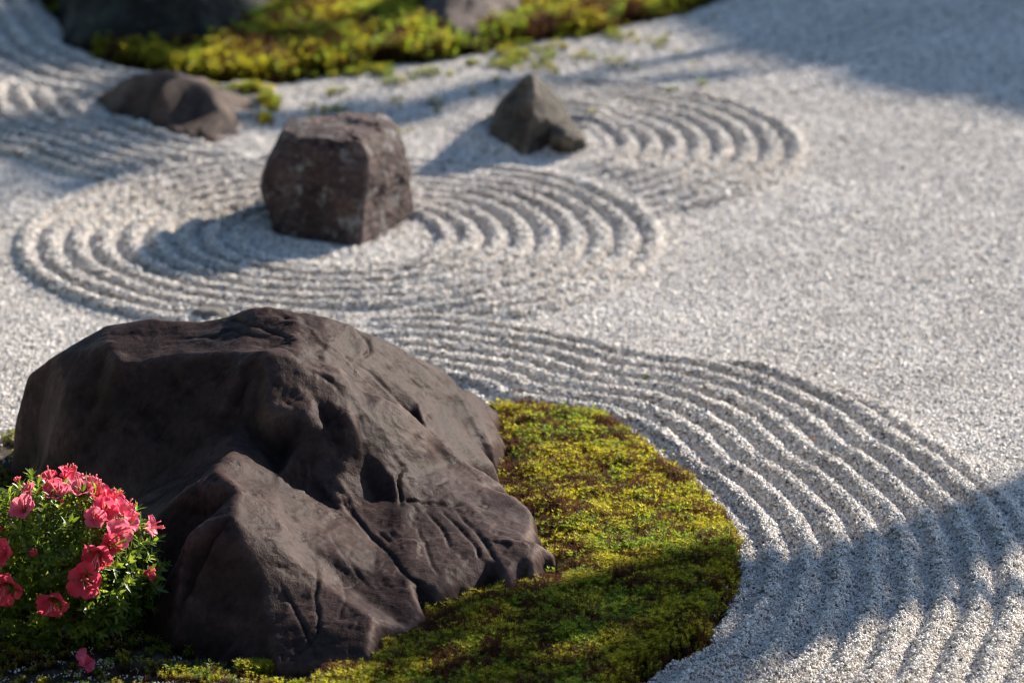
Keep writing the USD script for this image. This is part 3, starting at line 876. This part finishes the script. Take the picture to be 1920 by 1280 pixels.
BUSH = np.array([P(112, 1070, Y=5.615)[0], 5.615, .096])
BR = np.array([.130, .115, .112])


def bush_r(d):
    return 1 + .10 * (meshkit.noise(np.asarray(d) * 2.6 + 11, 4) - .5) + .05 * (meshkit.noise(np.asarray(d) * 7 + 5, 6) - .5)


def on_bush(d, k=1.0):
    d = np.asarray(d) / np.linalg.norm(d)
    return BUSH + d * BR * bush_r(d[None])[0] * k


bush = thing('azalea_bush', 'small rounded azalea bush with coral pink flowers at the lower left, before the largest rock', 'azalea')
# main stems
for k in range(7):
    d = np.array([rng.normal(0, .6), rng.normal(0, .6), rng.uniform(.5, 1.0)])
    e = on_bush(d, .85)
    b = np.array([BUSH[0] + rng.uniform(-.02, .02), BUSH[1] + rng.uniform(-.02, .02), -.02])
    mid = (b + e) / 2 + rng.normal(0, .008, 3)
    obj('stem', tube([b, mid, e], [.004, .003, .0015]), M_STEM, bush, smooth=True)
dirs = []
g = math.pi * (3 - math.sqrt(5))
for k in range(640):
    z = 1 - 1.75 * (k + .5) / 640
    r = math.sqrt(max(0, 1 - z * z))
    dirs.append((r * math.cos(g * k), r * math.sin(g * k), z))
dirs = np.array(dirs) + rng.normal(0, .05, (640, 3))
dirs /= np.linalg.norm(dirs, axis=1, keepdims=True)
toward = -ray(112, 1070)
toward /= np.linalg.norm(toward)
order = np.argsort(-(dirs @ toward))
rest = []
for n, k in enumerate(order):
    d = dirs[k]
    out = d + np.array([0, 0, .55]) + rng.normal(0, .25, 3)
    m = rosette(on_bush(d, rng.uniform(.90, 1.06) + (.12 * rng.random() if rng.random() < .14 else 0)), out, int(rng.integers(6, 10)), rng.uniform(.012, .0185), 1.15)
    if n < 290:
        obj('leafy_shoot', m, M_LEAF_NEW if rng.random() < .38 + .3 * (d[2] > .3) else M_LEAF, bush, smooth=True)
    else:
        rest.append(m)
for _ in range(900):                                             # inner leaves that close the crown
    d = rng.normal(0, 1, 3)
    d[2] = abs(d[2]) * 1.0 - .5
    d /= np.linalg.norm(d)
    rest.append(rosette(on_bush(d, rng.uniform(.55, .92)), d + rng.normal(0, .4, 3), 6, rng.uniform(.011, .016), 1.2))
tag(obj('foliage', join(rest), M_LEAF, bush, smooth=True), kind='stuff')


def petal(p, axis, ang, R, depth, flare, seed):
    a, b, d = frame(axis)
    o, s = a * math.cos(ang) + b * math.sin(ang), -a * math.sin(ang) + b * math.cos(ang)
    nr, nt = 10, 7
    V, F = [], []
    for i in range(nr):
        t = i / (nr - 1)
        r = R * (.10 + .90 * t)
        z = depth * (1 - (1 - t) ** 1.7) - flare * R * t ** 3
        hw = R * (.09 + .37 * math.sin(min(.5, t * .78) * math.pi) ** 1.3) * (1 if t < .66 else max(.12, math.sqrt(max(0, 1 - ((t - .66) / .345) ** 2))))
        for j in range(nt):
            q = 2 * j / (nt - 1) - 1
            ruf = .05 * R * math.sin(9 * q + seed + 4 * t) * t * t
            V.append(p + o * (r - .05 * R * q * q * t) + s * (hw * q) + d * (z + .16 * R * q * q * t + ruf - .05 * R * math.exp(-(q / .2) ** 2) * t))
    for i in range(nr - 1):
        for j in range(nt - 1):
            k = i * nt + j
            F += [[k, k + 1, k + nt + 1], [k, k + nt + 1, k + nt]]
    return np.array(V), np.array(F)


def flower(p, axis, R, pale=False, openness=1.0, parent=bush):
    a, b, d = frame(axis)
    th = np.arange(8) * 2 * np.pi / 8
    prof = [(-.62, .05), (-.35, .07), (0.0, .13)]
    V = np.vstack([[p + d * R * z + (a * math.cos(t) + b * math.sin(t)) * R * r for t in th] for z, r in prof])
    F = []
    for i in range(2):
        for j in range(8):
            q = (j + 1) % 8
            F += [[i * 8 + j, i * 8 + q, i * 8 + 8 + q], [i * 8 + j, i * 8 + 8 + q, i * 8 + 8 + j]]
    mt = M_PETAL_P if pale else M_PETAL
    fl = obj('flower', (V, np.array(F)), mt, parent, smooth=True)
    a0 = rng.uniform(0, 6.28)
    for k in range(5):
        m = petal(p, axis, a0 + k * 2 * np.pi / 5 + rng.uniform(-.1, .1), R * rng.uniform(.92, 1.06) * (.55 + .45 * openness), R * (.62 + .6 * (1 - openness)), rng.uniform(.12, .3) * openness, rng.uniform(0, 6))
        obj('petal', m, mt, fl, smooth=True)
    st_ = []
    for k in range(5):
        t = rng.uniform(0, 6.28)
        e = p + d * R * rng.uniform(1.1, 1.5) + (a * math.cos(t) + b * math.sin(t)) * R * .28
        st_.append(tube([p, (p + e) / 2 + d * R * .1, e], [.0008, .0006, .0012], 4))
    obj('stamens', join(st_), M_STAMEN, fl, smooth=True)
    return fl


def bush_surface(u, v):
    """Front point of the bush dome along the line of sight at the photo's flower."""
    o, d = np.array([0, 0, CAM_H]), ray(u, v)
    A, B, C = ((d / BR) ** 2).sum(), 2 * ((o - BUSH) * d / BR ** 2).sum(), (((o - BUSH) / BR) ** 2).sum() - 1.0
    disc = B * B - 4 * A * C
    t = (-B - math.sqrt(disc)) / (2 * A) if disc > 0 else -B / (2 * A)
    return o + d * t


FL = [  # u, v, radius m, facing offset (right, toward camera, up), pale, openness
    (48, 962, .0215, (-.1, .5, .5), 1, .85), (120, 904, .016, (.3, .0, 1), 0, .45), (97, 912, .017, (-.3, .2, 1), 0, .6), (116, 940, .021, (-.3, .3, .8), 1, .8), (149, 934, .021, (.0, .3, .9), 1, .8),
    (181, 940, .022, (.3, .3, .8), 0, .9), (190, 965, .022, (.2, .6, .5), 0, .8), (219, 967, .022, (.6, .3, .6), 1, .9), (211, 1004, .0235, (.5, .6, .3), 1, .95), (184, 1030, .023, (-.2, .7, -.4), 0, .9),
    (155, 1082, .0265, (.15, 1, .1), 0, 1), (102, 1117, .0245, (-.1, .9, -.45), 0, .95), (14, 1092, .027, (-.1, .9, -.2), 0, 1), (14, 1036, .022, (-.3, .6, .2), 0, .8), (2, 990, .022, (-.6, .4, .4), 0, .7),
    (263, 990, .021, (1, .25, .15), 1, .85), (263, 1073, .014, (.9, .3, .1), 0, .5), (69, 1037, .010, (-.2, .8, .4), 0, .25), (39, 914, .009, (-.3, .2, 1), 0, .3), (-30, 1010, .024, (-.4, .7, .4), 0, .9),
    (-60, 1080, .024, (-.5, .7, .1), 0, .9), (135, 915, .020, (.1, .1, 1), 1, .8), (166, 925, .019, (.2, .2, .9), 1, .75), (203, 948, .020, (.5, .2, .8), 0, .8), (105, 928, .018, (-.2, .4, .7), 0, .7),
      (230, 985, .019, (.7, .3, .5), 1, .85), (198, 1018, .019, (.4, .8, .1), 0, .8), (60, 932, .014, (-.3, .2, .9), 1, .6), (176, 978, .018, (.0, .7, .5), 1, .85)]
for u, v, R, o, pale, op in FL:
    p = bush_surface(u, v)
    n = (p - BUSH) / BR
    ax = np.array([o[0], -o[1], o[2]]) + .35 * n / max(np.linalg.norm(n), .1)
    ax /= np.linalg.norm(ax)
    flower(p + ax * .005, ax, R * 1.02, bool(pale), op)

# fallen flower on the soil
ff = thing('fallen_flower', 'crumpled pink azalea flower fallen on the soil below the bush', 'flower')
fp = P(158, 1248, .016)
for k in range(5):
    obj('petal', petal(fp, np.array([.5, -.3, .6]), 1.26 * k + .3, .016 * rng.uniform(.8, 1.1), .012, .5, k), M_PETAL_P if k % 2 else M_PETAL, ff, smooth=True)
fq = P(160, 1235, .02)
for k in range(2):
    obj('petal', petal(fq, np.array([.3, -.6, .5]), .5 + .7 * k, .016, .006, .2, k), M_PETAL_P, ff, smooth=True)


# ------------------------------------------------------------------ small things: fallen leaves, sprouts
def small_leaf(u, v, L, material, label, cat='leaf', tilt=.3, yaw=None, base=None):
    x, y = G(u, v)
    z = (h_at([[y, x]])[0] + .004) if base is None else base
    yaw = rng.uniform(0, 6.28) if yaw is None else yaw
    d = np.array([math.cos(yaw) * math.cos(tilt), math.sin(yaw) * math.cos(tilt), math.sin(tilt)])
    a, b, _ = frame(d)
    parts = []
    for w in (-1, 1):
        v_, f_ = leaf_blade(np.array([x, y, z]), d, a, b, L, L * .55, .25)
        parts.append((v_, f_))
        break
    tag(obj('fallen_leaf', join(parts), material, smooth=True), label, cat)


small_leaf(958, 745, .016, M_DRY, 'brown curled leaf on the raked lines just behind the front moss', tilt=.5, yaw=.2)
small_leaf(1205, 722, .022, M_PALE, 'pale tan leaf standing on the outer raked lines above the front moss', tilt=.7, yaw=1.0)
small_leaf(1318, 868, .016, M_DRY, 'reddish brown leaf on the raked lines right of the front moss edge', yaw=2.4)
small_leaf(1515, 833, .018, M_DRY, 'orange leaf lying in the middle of the right hand raked lines', tilt=.4, yaw=.4)
small_leaf(1278, 905, .020, M_PALE, 'pale green leaf at the right rim of the front moss', yaw=.1, tilt=.15)
small_leaf(1226, 880, .016, M_PALE, 'light green leaf lying on the upper rim of the front moss', yaw=1.1, tilt=.3, base=.026)
small_leaf(1690, 322, .016, M_STEM, 'dark leaf scrap on the flat gravel right of the pointed rock rings', tilt=.6, yaw=.8)
small_leaf(62, 528, .014, M_DRY, 'yellowish leaf scrap on the outer raked ring left of the block rock', tilt=.5, yaw=1.2)
small_leaf(1570, 655, .016, M_STEM, 'dark twig like leaf scrap on open gravel at the right', tilt=.3, yaw=.1)


def sprout(u, v, hgt, n, label, material=M_LEAF_NEW, name='sprout', hf=soil_front):
    x, y = G(u, v)
    base = np.array([x, y, hf(np.array([x]), np.array([y]))[0]])
    t = thing(name, label, 'sprout')
    obj('stem', tube([base, base + [.001, 0, hgt * .6], base + [0, .001, hgt]], [.0008, .0007, .0005], 4), M_STEM, t)
    for k in range(n):
        p = base + np.array([0, 0, hgt * (.45 + .55 * (k + 1) / n)])
        a = 2.4 * k
        d = np.array([math.cos(a) * .8, math.sin(a) * .8, .55])
        s, up, d = frame(d)
        obj('leaf', leaf_blade(p, d, s, up, .010, .0045, .15), material, t, smooth=True)


sprout(88, 1262, .026, 5, 'thin green seedling left of the fallen flower')
sprout(195, 1268, .020, 6, 'yellow green seedling right of the fallen flower')
sprout(262, 1266, .022, 6, 'seedling with small leaves at the bottom, second right of the fallen flower')
sprout(395, 1270, .020, 7, 'upright seedling at the bottom edge below the left foot of the largest rock')
sprout(317, 1272, .014, 5, 'tiny seedling at the bottom edge between two taller seedlings')
sprout(216, 1172, .030, 7, 'leafy green sprig low at the right side of the azalea')
# bright tuft of moss at the foot of the front rock
x, y = G(500, 1258)
tx, ty = x + rng.normal(0, .014, 90), y + rng.normal(0, .006, 90)
instancer('moss_tufts', moss_protos, np.stack([tx, ty, soil_front(tx, ty)], 1), quats(np.tile([0, 0, 1.0], (90, 1)), rng.uniform(0, 6.28, 90)), rng.uniform(.8, 1.1, 90), rng.integers(0, 6, 90),
          'fresh bright green moss tuft at the front foot of the largest rock', 'moss')


# ------------------------------------------------------------------ trees right and back of the view; their crowns shade the garden
def crown_leaves(polys, t0, dt, size, cover, seed, gaps=0.0, gscale=1.5):
    r = np.random.default_rng(seed)
    V, F, n0 = [], [], 0
    centre = []
    for pl in polys:
        pl = pl.buffer(-.55 * size)
        x0, y0, x1, y1 = pl.bounds
        n = int((x1 - x0) * (y1 - y0) * math.sin(SUN_EL) * cover / (size * size * .55))
        x, y = r.uniform(x0, x1, n), r.uniform(y0, y1, n)
        k = shapely.contains_xy(pl, x, y)
        if gaps:
            k &= fbm2(x, y, gscale, seed, 3) > gaps
        x, y = x[k], y[k]
        t = t0 + r.uniform(-dt, dt, len(x))
        c = np.stack([x, y, 0 * x], 1) + t[:, None] * S
        a = r.normal(0, 1, (len(x), 3)) * .55 + np.cross(S, [0, 0, 1])
        a -= (a @ S)[:, None] * S * .7
        a /= np.linalg.norm(a, axis=1, keepdims=True)
        b = np.cross(a, S + r.normal(0, .35, (len(x), 3)))
        b /= np.linalg.norm(b, axis=1, keepdims=True)
        L = size * r.uniform(.7, 1.3, len(x))[:, None]
        q = np.stack([c - a * L * .75, c - b * L * .38 + a * L * .05, c + a * L * .75, c + b * L * .38 + a * L * .05], 1)
        V.append(q.reshape(-1, 3))
        i = np.arange(len(x)) * 4 + n0
        F += [np.stack([i, i + 1, i + 2], 1), np.stack([i, i + 2, i + 3], 1)]
        n0 += 4 * len(x)
        centre.append(c.mean(0))
    return (np.vstack(V), np.vstack(F)), centre


def tree(name, label, polys, t0, dt, size, cover, seed, trunk_xy, gaps=0.0, gscale=1.5):
    t = thing(name, label, 'tree')
    crown, cen = crown_leaves(polys, t0, dt, size, cover, seed, gaps, gscale)
    top = np.mean(cen, 0)
    b = np.array([*trunk_xy, -.1])
    fork = np.array([trunk_xy[0] * .8 + top[0] * .2, trunk_xy[1] * .8 + top[1] * .2, top[2] * .7])
    obj('trunk', tube([b, b * .5 + fork * .5 + [.05, .03, 0], fork], [.11, .09, .07], 10), M_BARK, t, smooth=True)
    for c in cen:
        obj('limb', tube([fork - [0, 0, .1], (fork + c) / 2 + [0, 0, .15], c], [.06, .04, .015], 7), M_BARK, t, smooth=True)
    obj('crown', crown, M_TREE, t)
    return t


def gp(rows):
    return sg.Polygon([tuple(G(u, v)) for u, v in rows]).buffer(0)


A1 = gp([(1225, 30), (1330, 75), (1420, 120), (1520, 150), (1650, 172), (1780, 197), (1920, 220), (2500, 290), (2700, -250), (1280, -280)])
A2 = gp([(400, 236), (560, 203), (700, 183), (880, 158), (1000, 155), (1150, 152), (1300, 136), (1460, 110), (1420, 148), (1250, 168), (1100, 184), (960, 193), (860, 216), (780, 238), (600, 264), (450, 266)])
tree('broad_tree', 'broad dark evergreen standing beyond the right side of the garden', [A1], 7.0, .6, .075, 8.0, 1, (6.6, 15.5))
tree('garden_tree', 'slender tree with one long level bough behind the garden', [A2], 6.2, .35, .06, 3.0, 2, (5.4, 13.8), .22, 3.0)
C1 = gp([(-500, -200), (150, -230), (180, 60), (230, 128), (215, 142), (120, 150), (0, 158), (-500, 170)])
C2 = gp([(-500, 225), (60, 232), (150, 222), (240, 245), (330, 285), (300, 330), (130, 385), (60, 402), (0, 420), (-500, 470)])
C3 = gp([(180, 85), (400, 100), (470, 110), (560, 100), (600, 150), (430, 170), (300, 140)])
C5 = gp([(150, 40), (330, 60), (330, 140), (240, 186), (170, 160)])
C4 = gp([(480, -60), (800, -60), (800, 0), (740, 40), (620, 40), (560, -10)])
tree('garden_tree', 'old leaning tree with open crown beyond the dark back rock', [C3, C4, C5], 6.0, .5, .06, 4.0, 5, (4.6, 14.2), .29, 2.4)
tree('garden_tree', 'airy tree with broken crown at the back left of the garden', [C1, C2], 6.6, .4, .055, 2.6, 6, (4.0, 15.2), .45, 4.2)
def gpz(rows):
    out = []
    for u, v in rows:
        q = P(u, v, .036 if u < 1395 else .006)
        out.append(tuple((q - S * (q[2] / S[2]))[:2]))
    return sg.Polygon(out).buffer(0)


D1 = gpz([(640, 1262), (780, 1130), (860, 1088), (1050, 1078), (1200, 1045), (1300, 1015), (1400, 1040), (1500, 1035), (1620, 990), (1700, 965), (1800, 930), (1920, 870), (2300, 760), (2300, 900), (1960, 1030),
         (1860, 1075), (1760, 1135), (1650, 1178), (1560, 1225), (1450, 1270), (1370, 1315), (1280, 1390), (700, 1420)])
tree('garden_tree', 'low spreading tree near the right end of the veranda', [D1], 4.6, .3, .05, 3.4, 8, (5.8, 8.6), .15, 3.5)

# evergreen trees along the left garden wall
def round_tree(name, label, x, y, h, r, seed):
    q = np.random.default_rng(seed)
    t = thing(name, label, 'tree')
    obj('trunk', tube([[x, y, -.1], [x + .1, y, h * .4], [x, y + .1, h * .75]], [.16, .12, .05], 9), M_BARK, t, smooth=True)
    d = q.normal(0, 1, (7000, 3))
    d /= np.linalg.norm(d, axis=1, keepdims=True)
    k = q.uniform(.35, 1, 7000) ** .5 * (.8 + .4 * meshkit.fbm(d * 2.2 + 30, 3, seed))
    c = np.array([x, y, h * .56]) + d * k[:, None] * [r, r, h * .46]
    a = q.normal(0, 1, (7000, 3))
    a /= np.linalg.norm(a, axis=1, keepdims=True)
    b = np.cross(a, q.normal(0, 1, (7000, 3)))
    b /= np.linalg.norm(b, axis=1, keepdims=True)
    v = np.stack([c - a * .13, c - b * .07, c + a * .13, c + b * .07], 1).reshape(-1, 3)
    i = np.arange(7000) * 4
    obj('crown', (v, np.vstack([np.stack([i, i + 1, i + 2], 1), np.stack([i, i + 2, i + 3], 1)])), M_TREE, t)


round_tree('evergreen_tree', 'round evergreen tree at the near end of the left garden wall', -6.2, 3.0, 5.2, 2.2, 1)
round_tree('evergreen_tree', 'taller round evergreen tree midway along the left garden wall', -6.6, 7.0, 6.0, 2.4, 2)
round_tree('evergreen_tree', 'broad evergreen tree at the far end of the left garden wall', -6.8, 11.6, 5.4, 2.4, 3)
M_WOOD = mat('dark_timber_look', {"geo": ("geometry", {}), "mp": ("mapping", {"scale": (1.0, 12.0, 12.0)}), "n": ("noise_texture", {"scale": 3.0, "detail": 5.0}),
                                  "r": ("rgb_ramp", {"ramp": [(.3, (.030, .020, .013)), (.7, (.085, .058, .038))]}), "p": ("principled_bsdf", {"roughness": .65})},
             [("geo.position", "mp.vector"), ("mp.vector", "n.vector"), ("n.fac", "r.fac"), ("r.color", "p.base_color")], "p.BSDF")
M_PLASTER = mat('plaster_look', {"geo": ("geometry", {}), "n": ("noise_texture", {"scale": 2.0, "detail": 5.0}), "r": ("rgb_ramp", {"ramp": [(.3, (.30, .27, .21)), (.7, (.42, .38, .31))]}),
                                 "p": ("principled_bsdf", {"roughness": .9})}, [("geo.position", "n.vector"), ("n.fac", "r.fac"), ("r.color", "p.base_color")], "p.BSDF")
M_TILE = mat('roof_tile_look', {"geo": ("geometry", {}), "n": ("noise_texture", {"scale": 3.0, "detail": 5.0}), "r": ("rgb_ramp", {"ramp": [(.3, (.04, .042, .045)), (.7, (.09, .092, .095))]}),
                                "p": ("principled_bsdf", {"roughness": .5})}, [("geo.position", "n.vector"), ("n.fac", "r.fac"), ("r.color", "p.base_color")], "p.BSDF")


def block(x0, x1, y0, y1, z0, z1):
    m = trimesh.creation.box((x1 - x0, y1 - y0, z1 - z0))
    m.apply_translation(((x0 + x1) / 2, (y0 + y1) / 2, (z0 + z1) / 2))
    return m


# the temple hall whose veranda the garden is seen from
hall = thing('temple_hall', 'dark timber temple hall with a veranda and deep tiled eaves facing the garden', 'building')
obj('veranda_floor', block(-9, 9, -3.0, .55, .52, .60), M_WOOD, hall)
obj('wall', block(-9, 9, -3.2, -3.0, -.1, 3.6), M_PLASTER, hall)
for k in range(7):
    obj('post', block(-9 + 3 * k - .08 + .9, -9 + 3 * k + .08 + .9, .28, .44, .60, 3.22), M_WOOD, hall)
    obj('floor_post', block(-9 + 3 * k - .07 + .9, -9 + 3 * k + .07 + .9, .29, .43, -.1, .52), M_WOOD, hall)
obj('beam', block(-9.2, 9.2, .27, .45, 3.22, 3.44), M_WOOD, hall)
for k in range(37):
    x = -9 + .5 * k
    rv = np.array([[x - .04, 1.7, 3.10], [x + .04, 1.7, 3.10], [x + .04, 1.7, 3.20], [x - .04, 1.7, 3.20], [x - .04, -3.2, 5.05], [x + .04, -3.2, 5.05], [x + .04, -3.2, 5.15], [x - .04, -3.2, 5.15]])
    obj('rafter', trimesh.convex.convex_hull(rv), M_WOOD, hall)
obj('roof', trimesh.convex.convex_hull(np.array([[sx_, y_, z_ + dz] for sx_ in (-9.5, 9.5) for y_, z_ in ((1.8, 3.17), (-3.4, 5.24)) for dz in (.005, .16)])), M_TILE, hall)
obj('ridge_wall', block(-9.4, 9.4, -3.6, -3.3, 3.6, 5.6), M_PLASTER, hall)
